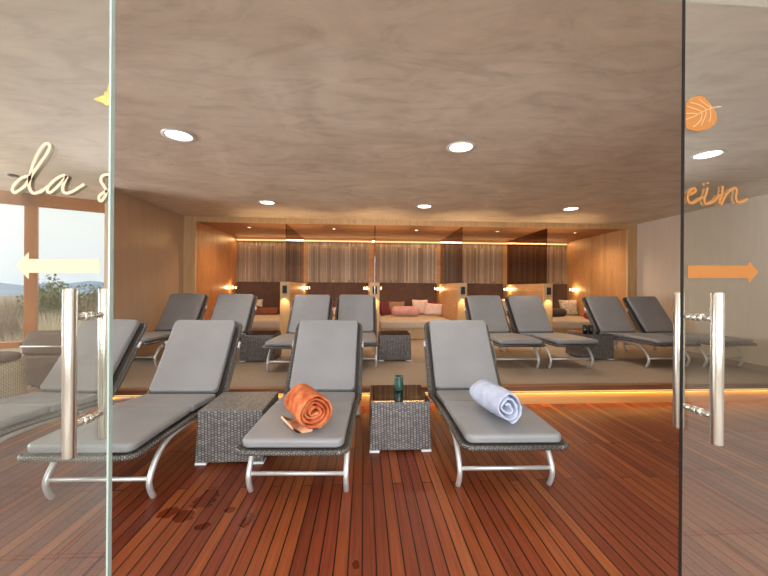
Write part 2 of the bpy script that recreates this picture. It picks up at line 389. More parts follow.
for i, (a, b) in enumerate(edges):
    w = b - a; c = (a+b)/2
    tag(MB().box((a+.003, YB-.03, 1.385), (b-.003, YB-.002, 2.415)).build('slat_panel', M['slats']),
        'vertical strip wood wall panel at the back of the %s alcove' % order[i], 'wall panel', 'strip wood panels on the niche wall')
    tag(MB().box((a+.01, YB-.075, PZ+.001), (b-.01, YB-.002, 1.384)).build('headboard', M['headboard'], bevel=.01),
        'dark brown padded headboard at the back of the %s alcove' % order[i], 'headboard', 'dark headboards in the alcoves')
    e = empty('bed', (c, YN+.2, PZ)); tag(e, 'built-in daybed with beige mattress in the %s alcove' % order[i], 'bed', 'daybeds in the alcoves')
    MB().box((-w/2+.004, .1, 0), (w/2-.004, 1.8, .2)).build('bed_base', M['light_wood'], e)
    hw = w/2-.012; rg = []
    for t in range(13):
        yy = -.0 + 1.82*t/12
    # rounded mattress
    prof = [(.0,.05),(.0,.0)]
    m = MB().box((-hw, 0, .2), (hw, 1.82, .385)); m.build('mattress', M['mattress'], e, bevel=.06, seg=4)
def pillow(name, w, h, t, m, loc, rot, label, group=None):
    n = 14; vs = []; fs = []
    for side in (1, -1):
        for i in range(n+1):
            for j in range(n+1):
                u = -1+2*i/n; v = -1+2*j/n
                k = (1-u**4)*(1-v**4); pinch = 1-.07*(1-abs(u*v))*(abs(u)**3+abs(v)**3)
                vs.append((u*w/2*pinch, side*t/2*k**.55, v*h/2*pinch + h/2))
    N = (n+1)**2
    for s in range(2):
        for i in range(n):
            for j in range(n):
                a = s*N+i*(n+1)+j; fs.append((a, a+1, a+n+2, a+n+1))
    o = MB().add(vs, fs, True).build(name, m); o.location = loc; o.rotation_euler = rot
    tag(o, label, 'pillow', group); return o
def bolster(w, r, m, loc, rz, label):
    pf = [(.02,-w/2),(r*.6,-w/2+.008),(r*.9,-w/2+.035),(r,-w/2+.08),(r*1.02,0),(r,w/2-.08),(r*.9,w/2-.035),(r*.6,w/2-.008),(.02,w/2)]
    o = MB().lathe(pf, n=24).build('bolster', m); o.rotation_euler = (PI/2, 0, PI/2+rz); o.location = loc
    tag(o, label, 'bolster'); return o
MZ = PZ + .395
def bx(px, Y): return on_plane(px, 300, Y)[0]
bolster(.66, .115, M['pink'], (bx(405.5,8.05), 8.05, MZ+.115), 0, 'dusty pink bolster cushion lying across the middle daybed')
pillow('pillow', .4, .38, .13, M['palepink'], (bx(420.5,8.5), 8.52, MZ), (-.25,0,0), 'pale beige square pillow standing tallest on the middle daybed')
pillow('pillow', .45, .3, .13, M['rosewhite'], (bx(434,8.15), 8.2, MZ), (-.25,.06,-.1), 'pink and white pillow at the right end of the middle daybed')
pillow('pillow', .4, .34, .13, M['maroon'], (bx(386,8.3), 8.3, MZ), (-.25,0,.9), 'maroon pillow leaning at the left end of the middle daybed')
pillow('pillow', .42, .33, .12, M['tan'], (bx(397,8.6), 8.62, MZ), (-.25,0,0), 'tan pillow behind the pink bolster on the middle daybed')
pillow('pillow', .42, .34, .12, M['maroon'], (bx(431.5,8.65), 8.66, MZ), (-.25,0,0), 'dark plum pillow behind the pink and white pillow on the middle daybed')
pillow('pillow', .46, .4, .15, M['leafwhite'], (bx(569.5,8.35), 8.35, MZ), (-.25,0,-.05), 'white leaf-patterned square pillow on the far right daybed')
bolster(.5, .1, M['darkgrey'], (bx(556,7.95)+.03, 8.02, MZ+.1), .0, 'dark brown bolster beside the leaf-patterned pillow')
bolster(.42, .075, M['red'], (bx(592,7.45), 7.4, MZ+.075), 0, 'red bolster cushion at the right side of the far right daybed')
pillow('pillow', .4, .42, .14, M['leafwhite'], (bx(503,8.35), 8.35, MZ), (-.25,0,0), 'white patterned pillow glimpsed between two back row loungers')
pillow('pillow', .2, .2, .1, M['leafwhite'], (bx(258.5,8.6), 8.6, MZ+.165), (-.25,0,0), 'small white pillow on the brown bench of the far left alcove')
tag(MB().box((bx(246,8.5), 8.45, MZ), (bx(279,8.5)-.02, 8.82, MZ+.15)).build('back_rest_cushion', M['rust'], bevel=.03, seg=3), 'reddish brown box cushion along the headboard of the far left alcove', 'cushion')
pillow('pillow', .46, .34, .14, M['maroon'], (bx(333,8.4), 8.4, MZ), (-.25,0,0), 'dark plum pillow on the daybed second from left')
pillow('pillow', .3, .2, .1, M['palepink'], (bx(337,7.9), 7.9, MZ), (-.25,0,0), 'small pale pillow between the backs of two grey loungers')

# wall sconces: bracket, round mirror knob and glowing glass
sc = [(-3.21, 1, 'on the left end wall of the niche'), (PX[0]+pw, 1, 'on the right side of the leftmost partition'), (PX[1]-pw, -1, 'on the left side of the second partition'),
      (PX[1]+pw, 1, 'on the right side of the second partition'), (PX[2]-pw, -1, 'on the left side of the third partition'), (PX[3]-pw, -1, 'on the left side of the rightmost partition'), (5.38, -1, 'on the right end wall of the niche')]
SY = 8.55; SZ = 1.24
first = None
for x, s, d in sc:
    e = empty('sconce', (x, SY, SZ)); tag(e, 'small glowing reading lamp with steel bracket ' + d, 'lamp', 'reading lamps in the alcoves')
    MB().tube([(0,0,0),(s*.012,0,0)], .03, 16).build('wall_plate', M['steel'], e)
    MB().tube([(s*.012,0,0),(s*.11,0,0)], .009, 8).build('bracket', M['steel'], e)
    MB().lathe([(.016,-.035),(.018,-.03),(.018,.03),(.016,.035)], (s*.05, -.03, 0), 14).build('lamp_glass', M['sconce'], e)
    MB().lathe([(.022,-.045),(.024,-.04),(.024,.04),(.022,.045)], (s*.12, 0, 0), 14).build('reading_head', M['steel'], e)

# ------------------------------------------------------------------ ceiling lamps
def downlight(x, y, z, r, label, group, m, name='downlight'):
    e = empty(name, (x, y, z)); tag(e, label, 'ceiling light', group)
    MB().lathe([(r*.8,-.001),(r*1.02,-.004),(r*1.04,-.008),(r*.86,-.012),(r*.8,-.006)], n=36, caps=False).build('trim_ring', M['trim_white'], e)
    MB().lathe([(0.002,-.004),(r*.8,-.004)], n=36, caps=False).build('diffuser', m, e)
    return e
DL = [[(-1.646,3.15),(.905,3.215),(3.37,3.21)],[(-1.535,5.54),(.975,5.58),(3.42,5.54)]]
for j in range(2):
    for i, (x, y) in enumerate(DL[j]):
        downlight(x, y, CZ, .13, 'round bright ceiling light, %s of the %s row' % (['leftmost', 'middle', 'rightmost'][i], ['front', 'back'][j]), 'round ceiling lights', M['lamp'])
for i, (a, b) in enumerate(edges):
    downlight((a+b)/2+.02, 7.35, 2.5, .045, 'tiny spotlight in the ceiling of the %s alcove' % order[i], 'alcove ceiling spots', M['spot'], 'ceiling_spot')
d = empty('smoke_detector', (-4.26, 4.44, CZ)); tag(d, 'small dark oval ceiling fitting above the window left of the lettering', 'ceiling fitting')
MB().lathe([(.055,0),(.055,-.01),(.04,-.018),(.01,-.018)], n=24).build('housing', M['dark_metal'], d)

# ------------------------------------------------------------------ glass doors
YD = 1.14
def ribbon(mb, pts, wd, y0, y1):
    P = [Vector((p[0], p[1])) for p in pts]
    L = []; R = []
    for i, p in enumerate(P):
        t = (P[min(i+1,len(P)-1)] - P[max(i-1,0)]); t.normalize(); n = Vector((-t.y, t.x))*wd/2
        L.append(p+n); R.append(p-n)
    vs = []
    for a, b in zip(L, R): vs += [(a.x,y0,a.y),(b.x,y0,b.y),(b.x,y1,b.y),(a.x,y1,a.y)]
    fs = [(0,1,2,3), tuple(len(vs)-4+k for k in (3,2,1,0))]
    for i in range(len(P)-1):
        o = i*4
        for k in range(4): fs.append((o+k, o+(k+1)%4, o+4+(k+1)%4, o+4+k))
    mb.add(vs, fs)
def pts2(pix, sx, ox, oy, k=5):
    """crop pixels -> smooth stroke on the glass front"""
    P = [on_plane(ox+x/sx, oy+y/sx, YD-.006) for x, y in pix]
    return [(p.x, p.y) for p in smooth_path([(a, b, 0) for a, b in P], k)]
def flat(mb, poly, y0, y1):
    n = len(poly)
    mb.add([(x,y0,z) for x,z in poly]+[(x,y1,z) for x,z in poly], [tuple(range(n)), tuple(range(2*n-1,n-1,-1))]+[(i,(i+1)%n,n+(i+1)%n,n+i) for i in range(n)])
F0, F1 = YD-.0072, YD-.0061          # front face of the glass
B0, B1 = YD+.0061, YD+.0072          # rear face
def door(n, x0, x1, hx, label):
    e = empty('door_%d' % n, (0,0,0)); tag(e, label, 'glass door', kind='structure')
    inner = x1 if abs(x1) < abs(x0) else x0
    MB().box((x0, YD-.006, .01), (x1, YD+.006, 2.6)).build('glass_panel', M['door_glass'], e)
    return e
dl = door(1, -1.9, -.799, -.87, 'open glass door at the left with a steel bar handle and cream lettering')
dr = door(2, 1.106, 2.3, 1.165, 'open glass door at the right with a steel bar handle and orange leaf')
MB().box((-.804, YD-.008, .01), (-.798, YD+.008, 2.6)).build('edge_profile', M['glass_edge'], dl)
MB().box((1.1045, YD-.006, .01), (1.106, YD+.006, 2.6)).build('polished_edge', M['glass_edge_dark'] if 'glass_edge_dark' in M else M['dark_metal'], dr)
for e, hx, nm in ((dl, -.868, 'left'), (dr, 1.163, 'right')):
    for k, yy in enumerate((YD-.068, YD+.07)):
        b = MB(); b.lathe([(.016,.742),(.0175,.745),(.0175,1.239),(.016,1.242)], (hx, yy, 0), 28)
        hb = b.build('door_handle', M['steel'], e, bevel=0)
        for zz in (1.155, .83):
            ya, yb = (yy, YD-.006) if k == 0 else (YD+.006, yy)
            MB().tube([(hx,ya,zz),(hx,yb,zz)], .0095, 16).build('standoff', M['steel'], hb)
            yw = YD-.006 if k == 0 else YD+.006
            MB().tube([(hx,yw-.0085,zz),(hx,yw+.0085,zz)] if k else [(hx,yw-.017,zz),(hx,yw-.0005,zz)], .0135, 20).build('washer', M['steel'], hb)
# lettering: "da s" (the rest of the word is beyond the open edge)
d_l = [(205,378),(180,368),(135,385),(85,425),(48,475),(45,510),(70,525),(105,505),(165,460),(205,400),(255,320),(320,230),(375,150),(402,90),(390,58),(355,62),(310,115),(262,205),(225,310),(207,420),(207,480),(235,525),(270,530),(320,510),(375,475)]
a_l = [(258,262),(232,245),(190,258),(130,300),(85,350),(72,395),(95,408),(135,385),(195,325),(262,250),(232,320),(218,375),(235,410),(280,412),(345,380),(425,330)]
a_in = [(0,412),(35,385),(80,345)]
s_l = [(672,238),(625,238),(588,265),(590,310),(625,360),(640,410),(620,455),(590,490),(568,475),(575,440),(620,405),(672,385)]
for y0, y1, m, lab in ((F0, F1, M['cream_vinyl'], None), (B0, B1, M['brown_vinyl'], 'brown reverse of the lettering on the back of the glass')):
    t = MB()
    ribbon(t, pts2(d_l, 9.6, 8, 138), .0088, y0, y1)
    ribbon(t, pts2(a_l, 9.6, 40, 150), .0088, y0+.0001, y1-.0001)
    ribbon(t, pts2(a_in, 9.6, 40, 150), .008, y0+.0002, y1-.0002)
    ribbon(t, pts2([p for p in s_l], 9.6, 40, 150), .0085, y0, y1)
    o = t.build('lettering', m, dl)
    if lab: o['label'] = lab
e_l = [(75,175),(100,165),(135,140),(120,118),(85,140),(65,190),(75,235),(110,245),(160,215),(200,190)]
i_l = [(240,110),(225,165),(210,215),(225,250),(265,245),(310,215),(345,170)]
n_l = [(372,95),(365,160),(345,230),(360,255),(385,200),(430,140),(475,115),(495,140),(485,195),(500,235),(540,235),(590,205)]
for y0, y1, m, lab in ((F0, F1, M['orange_vinyl'], None), (B0, B1, M['orange_back'], 'dull reverse of the lettering on the back of the glass')):
    t = MB()
    for i, st in enumerate((e_l, i_l, n_l)): ribbon(t, pts2(st, 8.727, 680, 175), .0085, y0+.0001*i, y1-.0001*i)
    ribbon(t, pts2([(238,62),(240,80)], 8.727, 680, 175), .009, y0, y1)
    o = t.build('lettering', m, dr)
    if lab: o['label'] = lab
def pxpoly(pix): return [on_plane(x, y, YD-.0065) for x, y in pix]
t = MB(); flat(t, pxpoly([(16,265.7),(29,252),(29,259),(100,259),(100,272.8),(29,272.8),(29,279.5)]), F0, F1); t.build('arrow', M['cream_vinyl'], dl)
t = MB(); flat(t, pxpoly([(687.5,265.5),(747.7,265.5),(748.5,261.3),(758.5,272),(748.5,283),(747.7,278),(687.5,278)]), F0, F1); t.build('arrow', M['orange_vinyl'], dr)
# leaf halves, cut by the glass edge
lf = [(685.5,104),(690,98.5),(697,95.5),(703,96),(708,101),(712,105.5),(713,108),(716,113),(717,119),(715,124),(711,127),(705,130),(697,131.5),(690,130),(685.5,128)]
t = MB(); flat(t, pxpoly(lf), F0, F1); o = t.build('leaf_decal', M['orange_vinyl'], dr)
t = MB()
for st in ([(685.5,119.5),(694,116.5),(703,111.5),(713,107.8),(721,106.5)], [(699,99.5),(706,105),(712,108)], [(690,102.5),(699,105),(707,110)], [(687,106.5),(695,109),(702,112)], [(686,113.5),(693,113.5),(698,114.5)], [(706,111.5),(704.5,118),(701,125)], [(710,109.5),(710.5,116),(709,122)], [(702,112.8),(700,121),(693,127)]):
    ribbon(t, [(p.x,p.y) for p in smooth_path([(*on_plane(x,y,YD-.0075),0) for x,y in st], 4)], .0028, F0-.0012, F0-.0002)
t.build('leaf_vein', M['vein'], o)
lf = [(110,83.5),(108,87),(107.5,91),(104.5,92.5),(104,95.5),(100,96.5),(93.3,99.7),(99,101.5),(103,103),(106,105.5),(110,105.5)]
lf = [(min(x,109.2),y) for x,y in lf]
t = MB(); flat(t, pxpoly(lf), F0, F1); t.build('leaf_decal', M['yellow_vinyl'], dl)
# ------------------------------------------------------------------ loungers
def pad(path, width, thick, rc=.06, er=.016, n=28, dx=0, puff=0):
    """rounded slab swept along path [(y,z)], lying on the path"""
    P = [Vector((0, y, z)) for y, z in path]; P = smooth_path(P, 8)
    # resample with dense ends
    L = [0]
    for a, b in zip(P, P[1:]): L.append(L[-1] + (b-a).length)
    T = L[-1]
    def at(s):
        s = min(max(s, 0), T)
        for i in range(len(L)-1):
            if s <= L[i+1] + 1e-9:
                k = (s-L[i])/max(L[i+1]-L[i], 1e-9); return P[i].lerp(P[i+1], k), (P[i+1]-P[i]).normalized()
        return P[-1], (P[-1]-P[-2]).normalized()
    es = [rc*(1-math.cos(PI/2*i/6)) for i in range(7)]
    ss = es + [rc + (T-2*rc)*i/14 for i in range(1, 14)] + [T-e for e in reversed(es)]
    rg = []
    for s in ss:
        p, t = at(s); up = Vector((1,0,0)).cross(t).normalized()
        d = min(s, T-s); q = 1-min(d/rc, 1); a = width/2 - rc*(1-math.sqrt(max(1-q*q, 0)))
        q2 = 1-min(d/er, 1); bq = thick/2 - er*.8*(1-math.sqrt(max(1-q2*q2, 0)))
        e = min(er, bq*.98); r = []; crown = puff*math.sqrt(max(0, 1-(1-min(d/.2, 1))**2))
        for cx, cz, a0 in ((1,1,0),(-1,1,90),(-1,-1,180),(1,-1,270)):
            arc = [(cx*(a-e)+e*math.cos(math.radians(a0+18*j)), cz*(bq-e)+e*math.sin(math.radians(a0+18*j))) for j in range(6)]
            r += arc
            if a0 in (0, 180):      # points across the broad faces carry a soft crown
                for j in range(1, 8):
                    x = (a-e)*(1-2*j/8)*cx; r.append((x, cz*(bq + (crown*(1-(x/a)**2) if cz > 0 else 0))))
        rg.append([p + Vector((x+dx, 0, 0)) + up*(z + thick/2) for x, z in r])
    m_ = MB().rings(rg, closed_ends=False)
    m_.add(rg[0], [tuple(reversed(range(len(rg[0]))))]); m_.add(rg[-1], [tuple(range(len(rg[0])))]); return m_
FP = [(0,.316),(.05,.318),(.3,.318),(.55,.312),(.68,.306),(.82,.295),(1.0,.282),(1.08,.298),(1.13,.35),(1.26,.535),(1.42,.765),(1.512,.89)]
def make_lounger():
    r = empty('sun_lounger')
    pad([(.018,.342),(.06,.344),(.3,.346),(.55,.344),(.645,.341)], .58, .052, .05, .02, puff=.006).build('leg_cushion', M['cushion'], r)
    pad([(.650,.341),(.74,.336),(.86,.325),(.98,.316),(1.02,.314)], .575, .05, .018, .012).build('seat_cushion', M['cushion'], r)
    pad([(1.062,.345),(1.108,.392),(1.235,.563),(1.397,.795),(1.478,.908)], .562, .055, .04, .015, puff=.006).build('back_cushion', M['cushion'], r)
    pad(FP, .622, .024, .07, .011).build('wicker_frame', M['wicker_under'], r)
    # woven rolled edge around the frame
    sp = smooth_path([(0,y,z) for y, z in FP], 5)
    for s in (-1,): pass
    loop = []
    rr = .06
    hw = .312
    for p in sp:
        d = p.y
        k = 1-min(max((p - sp[0]).length, 0)/rr, 1); k2 = 1-min((p-sp[-1]).length/rr, 1); q = max(k, k2)
        loop.append(Vector((hw - rr*(1-math.sqrt(max(1-q*q,0))), p.y, p.z+.012)))
    ring = [Vector((-p.x, p.y, p.z)) for p in loop] 
    path = loop + list(reversed(ring)); path.append(loop[0])
    MB().tube(path, .0155, 8).build('woven_rim', M['wicker_rim'], r)
    for s in (-1, 1):
        x = s*.292
        f = [(x,.72,.290),(x,.52,.296),(x,.36,.288),(x,.25,.245),(x,.18,.165),(x,.157,.11),(x,.172,.05),(x,.198,.006)]
        MB().tube(smooth_path(f, 5), .0165, 12).build('leg', M['chair_metal'], r)
        b = [(x,.84,.275),(x,1.06,.262),(x,1.24,.245),(x,1.38,.20),(x,1.46,.155),(x,1.485,.10),(x,1.47,.05),(x,1.44,.006)]
        MB().tube(smooth_path(b, 5), .0165, 12).build('leg', M['chair_metal'], r)
        g = MB().tube(smooth_path([(s*.327,1.04,.29),(s*.327,1.13,.345),(s*.327,1.27,.53),(s*.326,1.38,.69)], 5), .013, 10).build('back_rail', M['wicker_rim'], r)
        MB().tube([(s*.326,1.373,.68),(s*.326,1.407,.73)], .0165, 12).tube([(s*.326,1.39,.705),(s*.30,1.41,.70)], .009, 8).build('end_cap', M['chair_metal'], g)
        MB().tube([(x,.73,.272),(x,.83,.27)], .02, 10).build('clamp', M['chair_metal'], r)
    MB().tube([(-.292,.163,.128),(.292,.163,.128)], .0125, 12).build('stretcher', M['chair_metal'], r)
    MB().tube([(-.292,1.482,.11),(.292,1.482,.11)], .0125, 12).build('stretcher', M['chair_metal'], r)
    return r
proto = make_lounger(); index_tree(proto)
LG = [  # x of foot, y of foot edge, rotation in degrees, z, label, group
    (-1.535, 1.93, -1.5, 0, 'grey cushioned lounger left of the plain wicker table, nothing on it', None),
    (-.40, 1.945, -2.4, 0, 'grey cushioned lounger with the rolled orange towel on it', None),
    (.89, 1.95, -1.5, 0, 'grey cushioned lounger with the rolled pale blue towel on it', None),
    (-2.60, 2.0, -8, 0, 'grey cushioned lounger seen through the left glass door, front row end', None),
    (-3.0, 4.50, -2.5, PZ, 'shaded grey lounger in the back row beside the brown left wall', 1),
    (-2.12, 4.26, -2.5, PZ, 'grey lounger in the back row just left of the leftmost dark wicker table', 1),
    (-.90, 4.17, -3, PZ, 'grey lounger in the back row just right of the leftmost dark wicker table', 1),
    (-.13, 4.33, 0, PZ, 'grey lounger in the back row just left of the middle dark wicker table', 1),
    (2.01, 4.26, 0, PZ, 'grey lounger in the back row behind the lounger with the pale blue towel', 1),
    (2.76, 4.26, 2, PZ, 'grey lounger in the back row just left of the table with two black glasses', 1),
    (4.11, 4.26, 1.5, PZ, 'grey lounger in the back row just right of the table with two black glasses', 1),
    (4.92, 4.26, 5.5, PZ, 'grey lounger in the back row nearest the pale right wall', 1)]
for i, (x, y, a, z, lab, g) in enumerate(LG):
    o = proto if i == 0 else copy_tree(proto)
    o.location = (x, y, z+.0005); o.rotation_euler = (0,0,math.radians(a))
    tag(o, lab, 'sun lounger', 'back row loungers on the platform' if g else 'front row loungers on the wooden floor')

# ------------------------------------------------------------------ wicker tables
def make_table(glass_top):
    r = empty('side_table'); h = .375; t = .226; b = .236
    v = [(-b,-b,.014),(b,-b,.014),(b,b,.014),(-b,b,.014),(-t,-t,h-.004),(t,-t,h-.004),(t,t,h-.004),(-t,t,h-.004)]
    MB().add(v, [(3,2,1,0),(4,5,6,7),(0,1,5,4),(1,2,6,5),(2,3,7,6),(3,0,4,7)]).build('woven_body', M['wicker'], r, bevel=.008, seg=2)
    MB().box((-t+.003,-t+.003,h-.006),(t-.003,t-.003,h)).build('woven_top', M['wicker_top'], r, bevel=.003)
    for sx in (-1,1):
        for sy in (-1,1): MB().box((sx*b-(.075 if sx>0 else 0), sy*b-(.075 if sy>0 else 0), 0),(sx*b+(.075 if sx<0 else 0), sy*b+(.075 if sy<0 else 0), .015)).build('foot', M['foot'], r)
    if glass_top:
        MB().box((-t+.002,-t+.002,h+.003),(t-.002,t-.002,h+.009)).build('glass_top', M['table_glass'], r)
        for sx in (-1,1):
            for sy in (-1,1): MB().lathe([(.008,h-.001),(.008,h+.003)], (sx*(t-.02), sy*(t-.02), 0), 12).build('glass_pad', M['trim_white'], r)
    return r
TB = [(-.938, 2.72, 0, 0, 0, 'plain woven wicker side table with bare top between two front loungers'),
      (.286, 2.85, 0, 0, 1, 'woven wicker side table with glass top and green candle holder on it'),
      (-1.5, 5.17, 0, PZ, 1, 'dark wicker side table, leftmost of the three on the platform'),
      (.45, 5.17, 0, PZ, 1, 'dark wicker side table in front of the middle daybed'),
      (3.5, 5.18, 0, PZ, 1, 'dark wicker side table holding two black glasses')]
pt = make_table(0); pg = make_table(1); index_tree(pt); index_tree(pg); used = set()
for x, y, a, z, g, lab in TB:
    p = pg if g else pt
    o = copy_tree(p) if g in used else p
    used.add(g); o.location = (x, y, z+.0005); o.rotation_euler = (0,0,math.radians(a)); tag(o, lab, 'side table', 'wicker side tables')

# candle holder and tumblers
e = empty('candle_holder', (.30, 2.92, .3855)); tag(e, 'dark green patterned glass candle holder on the front side table', 'candle holder')
pf = [(.03,0),(.036,.006),(.037,.05),(.036,.105),(.037,.118),(.034,.118),(.033,.05),(.031,.012),(.002,.01)]
n = 24; rg = []
for r_, z_ in pf: rg.append([Vector(((r_+.0016*math.cos(8*2*PI*k/48*1)*(1 if .004<z_<.11 else 0))*math.cos(2*PI*k/48), (r_)*math.sin(2*PI*k/48), z_)) for k in range(48)])
MB().rings(rg).build('glass_body', M['green_glass'], e)
MB().lathe([(.029,.013),(.03,.045),(.02,.047),(.002,.046)], n=20).build('candle', M['wax'], e)
for k, (x, y, lab) in enumerate(((3.36, 5.06, 'black glass tumbler, left one of two on the back wicker table'), (3.46, 5.08, 'black glass tumbler, right one of two on the back wicker table'))):
    tag(MB().lathe([(.03,0),(.035,.004),(.037,.12),(.035,.12),(.032,.01),(.002,.008)], n=24).build('tumbler', M['black_glass'], loc=(x, y, PZ+.3855)), lab, 'glass', 'black tumblers')

# ------------------------------------------------------------------ rolled towels
def towel(name, R, L, turns, m, loc, rot, label, seed, thick=.02, hem=None):
    rnd = random.Random(seed); r = empty(name, loc); r.rotation_euler = rot
    N = int(turns*26); r0 = thick*.55
    pitch = (R-thick/2-r0)/turns
    def rr(t, u):
        return r0 + pitch*t
    st = 14; vs = []; 
    ph = [rnd.uniform(0,6) for _ in range(6)]
    grid = []
    for j in range(st+1):
        u = j/st; yo = -L/2 + L*u; prof_o = []; prof_i = []
        for i in range(N+1):
            t = turns*i/N; a = -2*PI*t - PI/2 + turns*2*PI + .25
            q = rr(t, u)
            wob = .004*math.sin(2*a+ph[0]+3*u)+.003*math.sin(3*a+ph[1]-5*u)
            endp = (1-u)**8+u**8
            ta = thick*.43*(1-.35*endp)
            yw = yo + (.010*math.sin(1.7*t+ph[2])+.006*math.sin(5*t+ph[3]))*(1 if u>.5 else -1)*abs(2*u-1)**3
            sq = 1.0 + .05*math.cos(2*a)
            for pr, w_ in ((prof_o, q+ta), (prof_i, q-ta)):
                w2 = w_ + wob
                pr.append(Vector((math.cos(a)*w2*sq, yw, math.sin(a)*w2*(2-sq))))
        grid.append(prof_o + list(reversed(prof_i)))
    zmin = min(p.z for g in grid for p in g)
    for g in grid:
        for p in g: p.z = max(p.z - zmin, .0)
    mb = MB(); n = len(grid[0]); allv = [p for g in grid for p in g]; fs = []
    for j in range(st):
        for k in range(n):
            k2 = (k+1) % n; fs.append((j*n+k, j*n+k2, (j+1)*n+k2, (j+1)*n+k))
    for j in (0, st):
        for i in range(N):
            a, b = j*n+i, j*n+i+1; c, d = j*n+(n-1-i), j*n+(n-2-i)
            fs.append((a, b, d, c))
    mb.add(allv, fs, True); o = mb.build('towel_roll', m, r)
    md = o.modifiers.new('s', 'SUBSURF'); md.levels = md.render_levels = 1
    tx = bpy.data.textures.new(name+'_t', 'CLOUDS'); tx.noise_scale = .03
    md = o.modifiers.new('d', 'DISPLACE'); md.texture = tx; md.strength = .013; md.mid_level = .5
    if hem:
        sec = smooth_path([(0,0,.001),(-.045,0,.002),(-.085,0,.014),(-.115,0,.046)], 4); sec2 = [p + Vector((-.006,0,.012)) for p in sec]
        n_ = len(sec); ring = lambda y: [Vector((p.x, y, p.z)) for p in sec] + [Vector((p.x-.008*(i_/n_), y, max(p.z+.013*(1-i_/n_)-.012*(i_/n_), .001))) for i_, p in reversed(list(enumerate(sec)))]
        MB().rings([ring(-L/2+.035), ring(0), ring(L/2)]).build('loose_hem', hem, r)
    tag(r, label, 'towel', 'rolled towels on the front loungers'); return r
towel('towel', .116, .26, 4.2, M['towel_orange'], (-.345, 2.14, .400), (0,0,math.radians(30)), 'orange rolled towel lying on the lounger left of the glass-topped table', 3, .024, M['towel_hem'])
towel('towel', .107, .36, 2.6, M['towel_blue'], (.875, 2.27, .400), (0,0,math.radians(9)), 'pale blue rolled towel lying on the lounger right of the glass-topped table', 5, .024)

# ------------------------------------------------------------------ by the window
s = empty('stool', (-3.40, 3.2, 0)); tag(s, 'round cream woven stool with brown lid by the window at left edge', 'stool')
MB().lathe([(.2,.0),(.25,.02),(.31,.14),(.335,.28),(.33,.42),(.3,.54),(.285,.58)], n=48).build('woven_body', M['rattan_white'], s)
MB().lathe([(.285,.58),(.3,.585),(.3,.615),(.285,.625),(.01,.627)], n=48).build('lid', M['brown_uph'], s)
a = empty('armchair', (-3.19, 4.07, PZ+.0005)); a.scale.x = .66; tag(a, 'low brown upholstered armchair with pale piping behind the left glass door', 'armchair')
MB().box((-.42,-.3,.04),(.42,.3,.34)).build('seat', M['brown_uph'], a, bevel=.04, seg=3)
MB().add([(-.44,-.36,.34),(.44,-.36,.34),(.44,-.2,.34),(-.44,-.2,.34),(-.36,-.35,.58),(.36,-.35,.58),(.36,-.22,.58),(-.36,-.22,.58),(-.44,-.36,.45),(.44,-.36,.45),(.44,-.2,.45),(-.44,-.2,.45)],
    [(0,1,9,8),(1,2,10,9),(2,3,11,10),(3,0,8,11),(8,9,5,4),(9,10,6,5),(10,11,7,6),(11,8,4,7),(4,5,6,7),(3,2,1,0)]).build('backrest', M['brown_uph'], a, bevel=.03, seg=3)
MB().box((-.44,-.36,.03),(.44,-.2,.338)).build('back_panel', M['brown_uph'], a, bevel=.02)
MB().tube([(-.44,-.362,.43),(.44,-.362,.43)], .007, 8).build('piping', M['trim_white'], a)
for sx in (-.36,.36):
    for sy in (-.28,.25): MB().tube([(sx,sy,0),(sx,sy,.05)], .02, 10).build('leg', M['dark_metal'], a)

